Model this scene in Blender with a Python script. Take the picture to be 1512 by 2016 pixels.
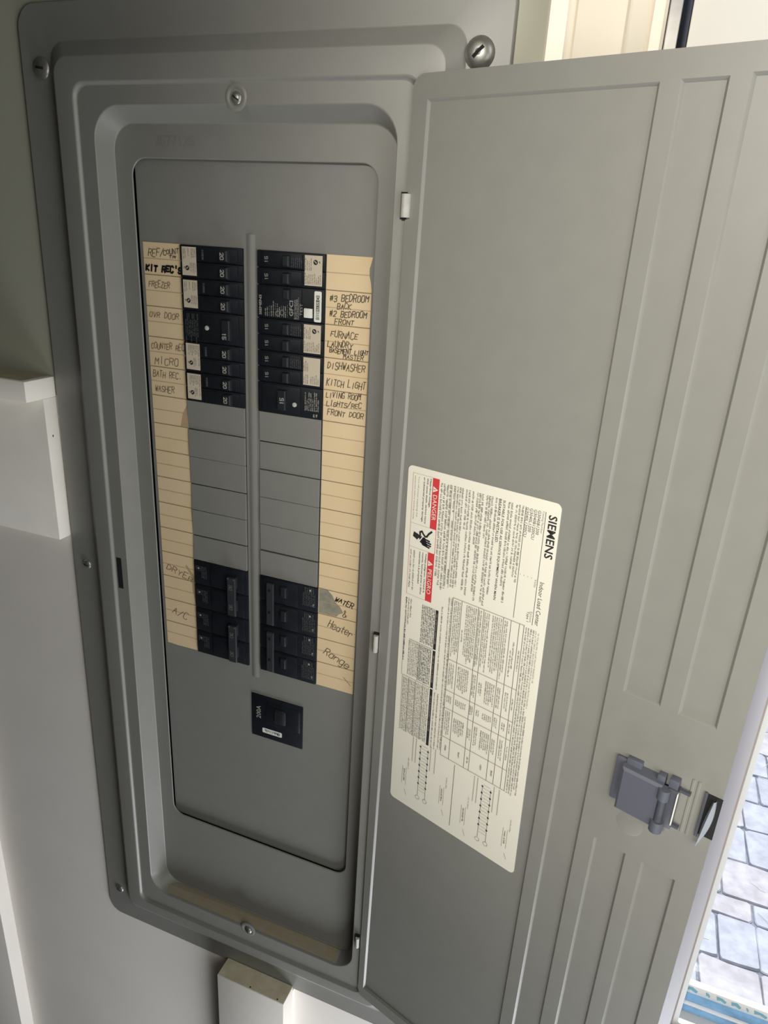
import bpy, bmesh, math, random
from mathutils import Vector, Matrix

random.seed(7)
for o in list(bpy.data.objects):
    bpy.data.objects.remove(o)
SC = bpy.context.scene
COL = SC.collection
IN = 0.0254            # everything below is measured in inches on the panel
EYE = 66.0             # height of the first breaker row above the floor, inches


def pt(u, v, w):
    """u right along the wall, v down, w into the wall (inches) -> metres."""
    return Vector((u * IN, w * IN, (EYE - v) * IN))


# ------------------------------------------------------------------ camera
cam = bpy.data.cameras.new('camera')
co = bpy.data.objects.new('camera', cam)
COL.objects.link(co)
cam.sensor_width = 36.0
cam.lens = 1394.0 / 2016.0 * 36.0
cam.clip_start = 0.01
R = ((0.93023931, -0.05549885, 0.36273228),
     (0.17915299, 0.93137098, -0.31694212),
     (-0.3202484, 0.3598166, 0.87634068))


def dirv(r):
    return Vector((r[0], r[2], -r[1]))


mx = Matrix((dirv(R[0]), -dirv(R[1]), -dirv(R[2]))).transposed().to_4x4()
mx.translation = pt(12.17644904, -0.52563941, -20.08026921)
co.matrix_world = mx
SC.camera = co

# ------------------------------------------------------------------ light
SC.view_settings.view_transform = 'Standard'
SC.view_settings.look = 'None'
SC.view_settings.gamma = 1.0
SC.view_settings.use_curve_mapping = False
SC.view_settings.exposure = 0.0

world = bpy.data.worlds.new('sky')
SC.world = world
world.use_nodes = True
bg = world.node_tree.nodes['Background']
bg.inputs[0].default_value = (0.80, 0.90, 1.0, 1)
bg.inputs[1].default_value = 0.6


def add_light(name, kind, loc, target, energy, color, **kw):
    l = bpy.data.lights.new(name, kind)
    l.energy = energy
    l.color = color
    for k, x in kw.items():
        setattr(l, k, x)
    o = bpy.data.objects.new(name, l)
    COL.objects.link(o)
    o.location = loc
    o.rotation_euler = (target - loc).to_track_quat('-Z', 'Y').to_euler()
    return o


# added lights without fixtures: spot behind the viewer, fills from the right, cooler one low
add_light('fill_spot', 'SPOT', pt(0.0, -16.0, -58.0), pt(19.5, 1.0, -3.0), 90.0,
          (1.0, 0.94, 0.84), spot_size=math.radians(45), spot_blend=1.0, shadow_soft_size=5 * IN)
add_light('fill_side', 'AREA', pt(24.0, 9.0, -21.0), pt(6.0, 12.0, -1.0), 2.5,
          (1.0, 0.98, 0.92), shape='RECTANGLE', size=16 * IN, size_y=20 * IN)
add_light('fill_high', 'AREA', pt(27.0, -14.0, -16.0), pt(4.0, 2.0, -1.0), 0.9,
          (1.0, 0.97, 0.90), shape='RECTANGLE', size=12 * IN, size_y=16 * IN)
add_light('fill_low', 'AREA', pt(18.5, 50.0, -9.5), pt(6.0, 28.0, -1.0), 7.2,
          (0.92, 0.95, 1.0), shape='RECTANGLE', size=16 * IN, size_y=20 * IN)
add_light('sun', 'SUN', pt(60, -200, 200), pt(30, 66, 40), 6.2, (1.0, 0.98, 0.98), angle=0.01)

# ------------------------------------------------------------------ materials


def material(name, color, rough=0.5, metal=0.0, noise=0.0, nscale=40.0, bump=0.0, bscale=200.0,
             spec=0.5, emit=None, color2=None):
    m = bpy.data.materials.new(name)
    m.use_nodes = True
    nt = m.node_tree
    b = nt.nodes['Principled BSDF']
    b.inputs['Base Color'].default_value = (*color, 1)
    b.inputs['Roughness'].default_value = rough
    b.inputs['Metallic'].default_value = metal
    b.inputs['Specular IOR Level'].default_value = spec
    tc = nt.nodes.new('ShaderNodeTexCoord')
    if noise or color2:
        n = nt.nodes.new('ShaderNodeTexNoise')
        n.inputs['Scale'].default_value = nscale
        n.inputs['Detail'].default_value = 5
        nt.links.new(tc.outputs['Object'], n.inputs['Vector'])
        r = nt.nodes.new('ShaderNodeValToRGB')
        c2 = color2 or tuple(c * (1 - noise) for c in color)
        c1 = color if color2 else tuple(min(1, c * (1 + noise)) for c in color)
        r.color_ramp.elements[0].position = 0.35
        r.color_ramp.elements[1].position = 0.65
        r.color_ramp.elements[0].color = (*c2, 1)
        r.color_ramp.elements[1].color = (*c1, 1)
        nt.links.new(n.outputs['Fac'], r.inputs['Fac'])
        nt.links.new(r.outputs['Color'], b.inputs['Base Color'])
    if bump:
        n2 = nt.nodes.new('ShaderNodeTexNoise')
        n2.inputs['Scale'].default_value = bscale
        n2.inputs['Detail'].default_value = 3
        nt.links.new(tc.outputs['Object'], n2.inputs['Vector'])
        bp = nt.nodes.new('ShaderNodeBump')
        bp.inputs['Strength'].default_value = bump
        bp.inputs['Distance'].default_value = 0.001
        nt.links.new(n2.outputs['Fac'], bp.inputs['Height'])
        nt.links.new(bp.outputs['Normal'], b.inputs['Normal'])
    return m


M_GREY = material('grey_enamel', (0.242, 0.241, 0.221), 0.40, noise=0.02, nscale=60, bump=0.015, bscale=900)
M_PLATE = material('grey_plate', (0.232, 0.232, 0.214), 0.5, noise=0.02, nscale=60, bump=0.015, bscale=900)
M_DARK = material('dark_gap', (0.006, 0.006, 0.007), 0.8)
M_BLACK = material('black_phenolic', (0.007, 0.0095, 0.014), 0.55, spec=0.3, bump=0.1, bscale=1200, noise=0.2, nscale=120)
M_TOGGLE = material('toggle_black', (0.014, 0.016, 0.020), 0.5, spec=0.35)
M_TIE = material('tie_bar', (0.030, 0.033, 0.036), 0.45)
M_PAPER = material('manila_paper', (0.78, 0.60, 0.36), 0.8, color2=(0.80, 0.635, 0.405), nscale=30)
M_RULE = material('ruled_line', (0.27, 0.20, 0.11), 0.9)
M_RULE2 = material('faint_ruled_line', (0.47, 0.36, 0.22), 0.9)
M_INK = material('pencil', (0.10, 0.08, 0.055), 0.7)
M_INKF = material('faint_pencil', (0.18, 0.135, 0.085), 0.7)
M_MARK = material('black_marker', (0.006, 0.006, 0.006), 0.6)
M_STAIN = material('grey_smudge', (0.24, 0.24, 0.20), 0.8, color2=(0.34, 0.31, 0.22), nscale=180)
M_STAIN2 = material('brown_smudge', (0.50, 0.36, 0.21), 0.9)
M_STICK = material('breaker_sticker', (0.62, 0.54, 0.42), 0.6)
M_WHITE = material('white_sticker', (0.80, 0.80, 0.74), 0.55)
M_PRINT = material('black_print', (0.02, 0.02, 0.022), 0.6)
M_PRINT2 = material('grey_print', (0.23, 0.22, 0.185), 0.7)
M_PRINT3 = material('faint_print', (0.42, 0.40, 0.33), 0.7)
M_WPRINT = material('white_print', (0.34, 0.33, 0.30), 0.7)
M_WPRINT2B = material('dim_white_print', (0.20, 0.20, 0.19), 0.7)
M_WPRINT2 = material('faint_white_print', (0.10, 0.10, 0.10), 0.7)
M_RED = material('red_print', (0.62, 0.045, 0.05), 0.6)
M_PINK = material('pale_red_line', (0.62, 0.25, 0.22), 0.6)
M_LABEL = material('label_vinyl', (0.82, 0.795, 0.69), 0.5)
M_ZINC = material('zinc', (0.36, 0.355, 0.33), 0.38, metal=0.75, noise=0.1, nscale=300)
M_STEEL = material('bright_steel', (0.62, 0.68, 0.77), 0.22, metal=0.5)
M_LATCH = material('latch_plastic', (0.105, 0.112, 0.142), 0.45)
M_LATCH2 = material('latch_bracket', (0.075, 0.08, 0.10), 0.45)
M_HINGE = material('hinge_knuckle', (0.47, 0.47, 0.43), 0.5, noise=0.08, nscale=200)
M_SAGE = material('sage_paint', (0.43, 0.435, 0.345), 0.6, noise=0.02, nscale=12, bump=0.08, bscale=300)
M_WALLW = material('white_paint', (0.84, 0.80, 0.745), 0.55, noise=0.02, nscale=10, bump=0.06, bscale=250)
M_TRIM = material('white_trim', (0.90, 0.865, 0.79), 0.45, noise=0.02, nscale=30, bump=0.03, bscale=300)
M_CASING = material('cream_trim', (0.80, 0.73, 0.60), 0.4, noise=0.02, nscale=30)
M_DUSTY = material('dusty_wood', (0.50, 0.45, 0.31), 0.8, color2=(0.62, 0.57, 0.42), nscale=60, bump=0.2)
M_DUST = material('dust', (0.30, 0.25, 0.16), 0.9, color2=(0.29, 0.27, 0.20), nscale=150, bump=0.2)
M_DOORW = material('door_paint', (0.72, 0.71, 0.67), 0.4)
M_BEAD = material('glazing_bead', (0.42, 0.415, 0.46), 0.4)
M_BROWN = material('old_caulk', (0.30, 0.26, 0.23), 0.8)
M_LIP = material('bead_lip', (0.56, 0.57, 0.58), 0.5)
M_NAVY = material('gap_shade', (0.010, 0.018, 0.045), 0.6)
M_GRIME = material('grimy_paint', (0.35, 0.34, 0.34), 0.7, color2=(0.80, 0.78, 0.74), nscale=25)
M_SPACER = material('white_spacer', (0.85, 0.86, 0.86), 0.5)
M_BLUEP = material('blue_print', (0.22, 0.48, 0.62), 0.6)
M_BLUE = material('sky_reflection_blue', (0.22, 0.42, 0.68), 0.3, noise=0.25, nscale=50)  # blue base colour stands in for sky reflected in the metal spacer
M_PAVE = material('paver', (0.40, 0.41, 0.47), 0.9, noise=0.14, nscale=24, bump=0.6, bscale=120)
M_PAVE2 = material('paver_warm', (0.44, 0.42, 0.45), 0.9, noise=0.14, nscale=24, bump=0.6, bscale=120)
M_SAND = material('joint_sand', (0.20, 0.21, 0.25), 0.95, noise=0.3, nscale=60)
M_STRAW = material('dry_straw', (0.75, 0.73, 0.66), 0.9)
M_ROOM = material('taupe_paint', (0.13, 0.125, 0.115), 0.7, noise=0.02, nscale=8)
M_FLOOR = material('floor_finish', (0.13, 0.115, 0.10), 0.5, noise=0.1, nscale=4)

M_GLASS = bpy.data.materials.new('window_glass')
M_GLASS.use_nodes = True
_nt = M_GLASS.node_tree
_nt.nodes.clear()
_o = _nt.nodes.new('ShaderNodeOutputMaterial')
_t = _nt.nodes.new('ShaderNodeBsdfTransparent')
_t.inputs[0].default_value = (0.95, 0.97, 0.98, 1)
_g = _nt.nodes.new('ShaderNodeBsdfGlossy')
_g.inputs['Roughness'].default_value = 0.02
_lw = _nt.nodes.new('ShaderNodeLayerWeight')
_lw.inputs['Blend'].default_value = 0.5
_pw = _nt.nodes.new('ShaderNodeMath')
_pw.operation = 'POWER'
_pw.inputs[1].default_value = 5.0
_nt.links.new(_lw.outputs['Facing'], _pw.inputs[0])
_f = _nt.nodes.new('ShaderNodeMath')
_f.operation = 'MULTIPLY_ADD'
_f.inputs[1].default_value = 0.6
_f.inputs[2].default_value = 0.03
_nt.links.new(_pw.outputs[0], _f.inputs[0])
_x = _nt.nodes.new('ShaderNodeMixShader')
_nt.links.new(_f.outputs[0], _x.inputs[0])
_nt.links.new(_t.outputs[0], _x.inputs[1])
_nt.links.new(_g.outputs[0], _x.inputs[2])
_nt.links.new(_x.outputs[0], _o.inputs[0])

# ------------------------------------------------------------------ helpers
STROKES = {
 'A': "00 26 40;13 33", 'B': "00 06 36 45 44 33 03;33 42 41 30 00", 'C': "45 36 16 05 01 10 30 41",
 'D': "00 06 26 44 42 20 00", 'E': "46 06 00 40;03 33", 'F': "46 06 00;03 33",
 'G': "45 36 16 05 01 10 30 41 43 23", 'H': "00 06;40 46;03 43", 'I': "20 26", 'J': "46 41 30 10 01",
 'K': "00 06;46 03 40", 'L': "06 00 40", 'M': "00 06 23 46 40", 'N': "00 06 40 46",
 'O': "10 01 05 16 36 45 41 30 10", 'P': "00 06 36 45 44 33 03", 'R': "00 06 36 45 44 33 03;23 40",
 'S': "45 36 16 05 04 13 33 42 41 30 10 01", 'T': "06 46;26 20", 'U': "06 01 10 30 41 46",
 'V': "06 20 46", 'W': "06 10 24 30 46", 'X': "00 46;06 40", 'Y': "06 23 46;23 20", 'Z': "06 46 00 40",
 '0': "10 01 05 16 36 45 41 30 10", '1': "15 26 20", '2': "05 16 36 45 44 00 40",
 '3': "05 16 36 45 44 33 42 41 30 10 01;13 33", '4': "30 36 02 42", '5': "46 06 03 33 42 41 30 10 01",
 '6': "45 36 16 05 01 10 30 41 42 33 03", '7': "06 46 10", '8': "13 04 05 16 36 45 44 33 13 02 01 10 30 41 42 33",
 '9': "43 13 04 05 16 36 45 40", '#': "10 15;30 36;04 44;02 42", '/': "00 46", "'": "26 24",
 '.': "20 21", '&': "40 05 16 25 01 10 20 42", '|': "20 26",
 'e': "02 42 43 34 14 03 01 10 30 41", 'a': "44 40;43 34 14 03 01 10 30 41", 't': "26 21 30;04 44",
 'r': "04 00;03 14 34 43", 'n': "04 00;03 14 34 43 40", 'g': "43 34 14 03 01 10 30 41;44 4a 3b 1b",
}


def _num(ch):
    return {'a': -1, 'b': -2}.get(ch, None) if ch in 'ab' else int(ch)


def ident(a, b, c):
    return (a, b, c)


class MB:
    """Collects polygons in (a, b, c) inches and links them as one mesh."""

    def __init__(self, xf=ident):
        self.xf = xf
        self.V, self.F, self.K, self.mats = [], [], [], []

    def mi(self, m):
        if m not in self.mats:
            self.mats.append(m)
        return self.mats.index(m)

    def add(self, pts, faces, mat):
        n = len(self.V)
        k = self.mi(mat)
        self.V += [pt(*self.xf(*p)) for p in pts]
        for f in faces:
            self.F.append(tuple(i + n for i in f))
            self.K.append(k)

    def poly(self, pts, mat):
        self.add(pts, [tuple(range(len(pts)))], mat)

    def rect(self, a0, a1, b0, b1, c, mat):
        self.poly([(a0, b0, c), (a1, b0, c), (a1, b1, c), (a0, b1, c)], mat)

    def box(self, a0, a1, b0, b1, c0, c1, mat, bev=0.0, seg=2):
        bm = bmesh.new()
        bmesh.ops.create_cube(bm, size=1.0)
        for v in bm.verts:
            v.co = Vector((a0 + (v.co.x + .5) * (a1 - a0), b0 + (v.co.y + .5) * (b1 - b0), c0 + (v.co.z + .5) * (c1 - c0)))
        if bev:
            bmesh.ops.bevel(bm, geom=list(bm.edges), offset=bev, segments=seg, profile=0.5, affect='EDGES')
        bm.verts.index_update()
        self.add([tuple(v.co) for v in bm.verts], [tuple(x.index for x in f.verts) for f in bm.faces], mat)
        bm.free()

    def loops(self, L, mat, close=True, cap=False, cap0=False):
        n = len(L[0])
        P = [p for l in L for p in l]
        F = []
        for i in range(len(L) - 1):
            for j in range(n if close else n - 1):
                k = (j + 1) % n
                F.append((i * n + j, i * n + k, (i + 1) * n + k, (i + 1) * n + j))
        if cap:
            F.append(tuple(range((len(L) - 1) * n, len(L) * n)))
        if cap0:
            F.append(tuple(range(n))[::-1])
        self.add(P, F, mat)

    def tube(self, p0, p1, r, mat, n=14, r1=None):
        p0, p1 = Vector(p0), Vector(p1)
        d = (p1 - p0).normalized()
        x = d.orthogonal().normalized()
        y = d.cross(x)
        r1 = r if r1 is None else r1
        L = []
        for p, q in ((p0, r), (p1, r1)):
            L.append([tuple(p + (x * math.cos(t) + y * math.sin(t)) * q) for t in [2 * math.pi * i / n for i in range(n)]])
        self.loops(L, mat, cap=True, cap0=True)

    def lathe(self, a, b, prof, mat, n=24):
        """prof = list of (radius, c) around an axis along c through (a, b)."""
        L = []
        for r, c in prof:
            L.append([(a + r * math.cos(2 * math.pi * i / n), b + r * math.sin(2 * math.pi * i / n), c) for i in range(n)])
        self.loops(L, mat, cap=True)

    def strip(self, pts, wd, mat, c):
        c0 = c
        for k, ((x0, y0), (x1, y1)) in enumerate(zip(pts[:-1], pts[1:])):
            c = c0 - 0.0005 * (k % 4)
            d = Vector((x1 - x0, y1 - y0))
            if d.length < 1e-6:
                continue
            d.normalize()
            e = Vector((-d.y, d.x)) * wd / 2
            g = d * wd * 0.35
            self.poly([(x0 - g.x + e.x, y0 - g.y + e.y, c), (x1 + g.x + e.x, y1 + g.y + e.y, c),
                       (x1 + g.x - e.x, y1 + g.y - e.y, c), (x0 - g.x - e.x, y0 - g.y - e.y, c)], mat)

    def write(self, s, o, length, h, mat, c, ex=(1, 0), ey=(0, -1), wd=None, jit=0.0, slant=0.0):
        """single-stroke lettering; o = start of the baseline, ex along it, ey up."""
        n = len(s)
        adv = length / max(1, n)
        wd = wd or h * 0.12
        for i, ch in enumerate(s):
            g = STROKES.get(ch)
            if not g:
                continue
            jy = random.uniform(-jit, jit) * h * 0.45
            js = 1 + random.uniform(-jit, jit) * 0.7
            for st in g.split(';'):
                P = []
                for q in st.split():
                    gx, gy = _num(q[0]) if q[0].isdigit() else 0, _num(q[1])
                    x = i * adv + (gx / 4.0 * 0.72 + 0.1) * adv + slant * gy / 6.0 * h + random.uniform(-jit, jit) * adv * 0.12
                    y = gy / 6.0 * h * js + jy + random.uniform(-jit, jit) * h * 0.12
                    P.append((o[0] + ex[0] * x + ey[0] * y, o[1] + ex[1] * x + ey[1] * y))
                self.strip(P, wd, mat, c)

    def bars(self, o, length, h, mat, c, ex=(1, 0), ey=(0, -1), lw=None, gap=0.3):
        """a line of print too small to read: uneven letter-sized ticks grouped into words."""
        lw = lw or h * 0.62
        x = 0.0
        left = random.randint(3, 9)
        while x < length - lw:
            w = lw * random.uniform(0.45, 0.85)
            y0 = 0.0 if random.random() < 0.8 else h * 0.25
            y1 = h * random.choice((1.0, 1.0, 0.8, 0.7))
            q = [(x, y0), (x + w, y0), (x + w, y1), (x, y1)]
            self.poly([(o[0] + ex[0] * a + ey[0] * b, o[1] + ex[1] * a + ey[1] * b, c) for a, b in q], mat)
            x += lw
            left -= 1
            if left <= 0:
                x += lw * (0.5 + gap)
                left = random.randint(2, 9)

    def text(self, s, o, length, h, mat, c, ex=(1, 0), ey=(0, -1), bold=0.0, shear=0.0):
        cu = bpy.data.curves.new('t', 'FONT')
        cu.body = s
        cu.offset = bold
        cu.shear = shear
        cu.resolution_u = 2
        ob = bpy.data.objects.new('t', cu)
        COL.objects.link(ob)
        dg = bpy.context.evaluated_depsgraph_get()
        me = bpy.data.meshes.new_from_object(ob.evaluated_get(dg))
        xs = [v.co.x for v in me.vertices]
        ys = [v.co.y for v in me.vertices]
        x0, kx = min(xs), length / (max(xs) - min(xs))
        y0, ky = min(ys), h / (max(ys) - min(ys))
        P = []
        for v in me.vertices:
            x, y = (v.co.x - x0) * kx, (v.co.y - y0) * ky
            P.append((o[0] + ex[0] * x + ey[0] * y, o[1] + ex[1] * x + ey[1] * y, c))
        self.add(P, [tuple(p.vertices) for p in me.polygons], mat)
        bpy.data.objects.remove(ob)
        bpy.data.meshes.remove(me)
        bpy.data.curves.remove(cu)

    def build(self, name, parent=None, label=None, angle=35.0, bevel=None, kind=None):
        me = bpy.data.meshes.new(name)
        me.from_pydata(self.V, [], self.F)
        for m in self.mats:
            me.materials.append(m)
        for p, k in zip(me.polygons, self.K):
            p.material_index = k
        bm = bmesh.new()
        bm.from_mesh(me)
        bmesh.ops.recalc_face_normals(bm, faces=list(bm.faces))
        lim = math.radians(angle)
        for f in bm.faces:
            f.smooth = True
        for e in bm.edges:
            e.smooth = len(e.link_faces) == 2 and e.calc_face_angle(0) < lim
        bm.to_mesh(me)
        bm.free()
        o = bpy.data.objects.new(name, me)
        COL.objects.link(o)
        if bevel:
            b = o.modifiers.new('soft_edges', 'BEVEL')
            b.width = bevel * IN
            b.segments = 3
            b.limit_method = 'ANGLE'
            b.angle_limit = math.radians(22)
        if parent is not None:
            o.parent = parent
            if parent.type == 'EMPTY':
                o.matrix_parent_inverse = Matrix.Translation(-parent.location)
        if label:
            o['label'] = label
        if kind:
            o['kind'] = kind
        return o


def thing(name, label, cat, loc, group=None):
    o = bpy.data.objects.new(name, None)
    o.empty_display_size = 0.02
    COL.objects.link(o)
    o.location = loc
    o['label'] = label
    o['category'] = cat
    if group:
        o['group'] = group
    return o


def dup(root, du, dv, label):
    """copy a thing with its parts and sub-parts, moved by (du, dv) inches on the panel."""
    r = root.copy()
    COL.objects.link(r)
    r.location = root.location + Vector((du * IN, 0, -dv * IN))
    r['label'] = label
    for ch in list(root.children):
        c = ch.copy()
        COL.objects.link(c)
        c.parent = r
        c.matrix_parent_inverse = ch.matrix_parent_inverse.copy()
        for g in list(ch.children):
            d = g.copy()
            COL.objects.link(d)
            d.parent = c
    return r


def rrect(u0, u1, v0, v1, r, w, n=8):
    P = []
    for cx, cy, a0 in ((u1 - r, v0 + r, -90), (u1 - r, v1 - r, 0), (u0 + r, v1 - r, 90), (u0 + r, v0 + r, 180)):
        for i in range(n + 1):
            a = math.radians(a0 + 90.0 * i / n)
            P.append((cx + r * math.cos(a), cy + r * math.sin(a), w))
    return P


UP, DN = ((0, -1), (-1, 0)), ((0, 1), (1, 0))     # lettering that runs up the panel / down the panel

# ------------------------------------------------------------------ setting
WALL = -0.6


def slab(mb, u0, u1, v0, v1, w0, w1, mat):
    mb.box(u0, u1, v0, v1, w0, w1, mat)


wb = MB()
PU0, PU1, PV0, PV1 = -7.2, 7.2, -6.0, 29.9       # hole for the panel tub
DU0, DU1, DV0 = 11.28, 42.2, -14.5               # doorway
RAIL = 5.4
for (a0, a1, b0, b1) in ((-70, PU0, -32, RAIL), (PU0, PU1, -32, PV0), (PU1, DU0, -32, RAIL), (DU0, DU1, -32, DV0), (DU1, 46, -32, RAIL)):
    slab(wb, a0, a1, b0, b1, WALL, WALL + 4.5, M_SAGE)
for (a0, a1, b0, b1) in ((-70, PU0, RAIL, EYE), (PU0, PU1, PV1, EYE), (PU1, DU0, RAIL, EYE), (DU1, 46, RAIL, EYE)):
    slab(wb, a0, a1, b0, b1, WALL, WALL + 4.5, M_WALLW)
wb.build('wall_back', kind='structure')

fl = MB()
fl.box(-70, 50.5, EYE, EYE + 1, -90, WALL, M_FLOOR)
fl.build('floor', kind='structure')
ce = MB()
ce.box(-70, 50.5, -33, -32, -90, WALL + 10, M_ROOM)
ce.build('ceiling', kind='structure')
wr = MB()                                         # right wall, open where the window is
WV0, WV1, WW0, WW1 = -31, 15, -44, -8
for (b0, b1, c0, c1) in ((-32, EYE, -90, WW0), (-32, EYE, WW1, WALL), (-32, WV0, WW0, WW1), (WV1, EYE, WW0, WW1)):
    wr.box(46, 50.5, b0, b1, c0, c1, M_ROOM)
wr.build('wall_right', kind='structure')
wl = MB()
wl.box(-74.5, -70, -32, EYE, -94.5, WALL, M_ROOM)
wl.build('wall_left', kind='structure')
wf = MB()
wf.box(-70, 50.5, -32, EYE, -94.5, -90, M_ROOM)
wf.build('wall_front', kind='structure')

# chair rail that stops at the panel (left), the board under the panel, the casing far left
cr = MB()
cr.box(-69, -7.80, 4.72, 5.46, -1.95, WALL, M_TRIM, bev=0.05)
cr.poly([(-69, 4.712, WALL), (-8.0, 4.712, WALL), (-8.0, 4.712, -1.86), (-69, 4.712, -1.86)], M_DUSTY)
cr.box(-69, -7.82, 5.46, 10.9, -1.2, WALL, M_TRIM, bev=0.03)
cr.poly([(-7.815, 6.85 + .05 * math.cos(t), -0.95 + .025 * math.sin(t)) for t in [i * math.pi / 4 for i in range(8)]], M_DARK)
cr.build('trim_1', kind='structure')

bb = MB()
bb.box(-1.2, 2.15, 30.55, EYE, -1.6, -0.72, M_WALLW, bev=0.03)
bb.box(-1.19, 2.14, 30.85, EYE, -0.8, WALL, M_WALLW)
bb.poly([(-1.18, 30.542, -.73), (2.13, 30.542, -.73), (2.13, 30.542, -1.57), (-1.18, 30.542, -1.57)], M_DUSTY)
for x, w in ((0.45, -1.50), (1.8, -1.50)):
    bb.poly([(x + .045 * math.cos(t), 30.538, w + .035 * math.sin(t)) for t in [i * math.pi / 3 for i in range(6)]], M_DARK)
bb.build('trim_2', kind='structure')
lc = MB()
lc.box(-24, -14.9, 11.2, EYE, -1.35, WALL, M_WALLW, bev=0.03)
lc.build('trim_3', kind='structure')

# ------------------------------------------------------------------ door casing and glazed door
dc = MB()
prof = [(8.5, WALL), (8.5, -1.25), (8.56, -1.32), (8.95, -1.32), (9.02, -1.25), (9.1, -1.22), (9.16, -1.28), (9.3, -1.24),
        (10.2, -1.14), (10.26, -1.20), (10.34, -1.12), (10.62, -1.06), (10.70, -0.98), (10.76, -1.04), (10.98, -1.04), (11.04, -0.98), (11.04, WALL)]
dc.loops([[(u, v, w) for u, w in prof] for v in (-17.0, EYE)], M_CASING, close=False)
dc.loops([[(DU1 + (DU0 - u), v, w) for u, w in prof] for v in (-17.0, EYE)], M_CASING, close=False)
dc.box(8.5, DU1 + 2.8, -17.1, DV0, -1.2, WALL, M_CASING, bev=0.05)
dc.build('trim_4', kind='structure')
jb = MB()
jb.box(11.04, 11.30, -14.5, EYE, -0.75, 3.9, M_CASING, bev=0.02)
jb.box(DU1 - .1, DU1 + .3, -14.5, EYE, -0.75, 3.9, M_CASING, bev=0.02)
jb.build('trim_5', kind='structure')

droot = bpy.data.objects.new('door_1', None)
COL.objects.link(droot)
droot.location = pt(27, EYE, 0.5)
droot['kind'] = 'structure'
droot['label'] = 'white glazed door to the patio, right of the breaker panel'
m = MB()
m.box(11.30, 11.50, -14.4, EYE - .5, -0.2, 0.6, M_NAVY)  # navy strip filling the hinge-side gap, the gap's darkness put into its colour
m.build('gap_shade', droot)
m = MB()
m.box(11.06, 11.31, -14.4, EYE - .5, -0.80, -0.74, M_GRIME)
m.build('hinge_edge', droot, 'grimy strip of paint beside the dark gap')
FW = -0.35                                        # face of the leaf
GU0, GU1, GV0, GV1 = 16.15, 37.0, -10.0, 25.02
m = MB()
m.box(11.52, GU0, -14.3, EYE - .6, FW, 1.4, M_DOORW, bev=0.04)
m.build('stile', droot)
m = MB()
m.box(GU1, 41.9, -14.3, EYE - .6, FW, 1.4, M_DOORW, bev=0.04)
m.build('stile', droot)
m = MB()
m.box(GU0, GU1, -14.3, GV0, FW, 1.4, M_DOORW, bev=0.02)
m.build('top_rail', droot)
m = MB()
m.box(GU0, GU1, GV1, EYE - .6, FW, 1.4, M_DOORW, bev=0.02)
m.build('bottom_rail', droot)
# bead round the glass: wide flat, a brown caulk line, a narrow inner lip
m = MB()
for (o0, o1, w, mt) in ((0.0, 0.56, -0.62, M_BEAD), (0.56, 0.63, -0.55, M_BROWN), (0.63, 0.80, -0.48, M_LIP)):
    m.loops([rrect(GU0 + o0, GU1 - o0, GV0 + o0, GV1 - o0, 0.05, 0.2, 1), rrect(GU0 + o0, GU1 - o0, GV0 + o0, GV1 - o0, 0.05, w, 1),
             rrect(GU0 + o1, GU1 - o1, GV0 + o1, GV1 - o1, 0.05, w, 1), rrect(GU0 + o1, GU1 - o1, GV0 + o1, GV1 - o1, 0.05, 0.2, 1)], mt)
m.build('glazing_bead', droot)
g = GV1 - 0.80
m = MB()
m.box(16.7, 36.5, g - 1.0, g - 0.62, 0.30, 0.55, M_SPACER, bev=0.02)
x = 17.05
m2 = MB()
for ln in (0.42, 0.16, 0.34, 0.34, 0.10, 0.44, 0.2, 0.3, 0.25):
    P = [(x, g - 0.92 + random.uniform(0, .06), 0.292), (x + ln * .55, g - 0.94 + random.uniform(0, .08), 0.292), (x + ln, g - 0.80, 0.292),
         (x + ln * .9, g - 0.70, 0.292), (x + ln * .45, g - 0.78, 0.292), (x + .04, g - 0.74, 0.292)]
    m2.poly(P, M_BLUEP)
    x += ln + random.uniform(.12, .3)
s = m.build('spacer_bar', droot)
m2.build('spacer_print', s, 'worn blue print on the white spacer bar')
m = MB()
m.box(16.7, 36.5, g - 0.62, g - 0.34, 0.16, 0.6, M_BLUE, bev=0.06)
m.box(16.7, 36.5, g - 0.34, g - 0.24, 0.10, 0.6, M_SPACER, bev=0.02)
m.box(16.7, 36.5, g - 0.24, g, 0.02, 0.6, M_BLUE, bev=0.05)
m.build('sky_reflection_bar', droot, 'spacer bar along the foot of the glass, its sky reflection coloured in blue')
m = MB()
m.box(16.6, 36.6, -9.5, g + .1, 0.62, 0.72, M_GLASS)
m.build('glass_pane', droot)

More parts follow.
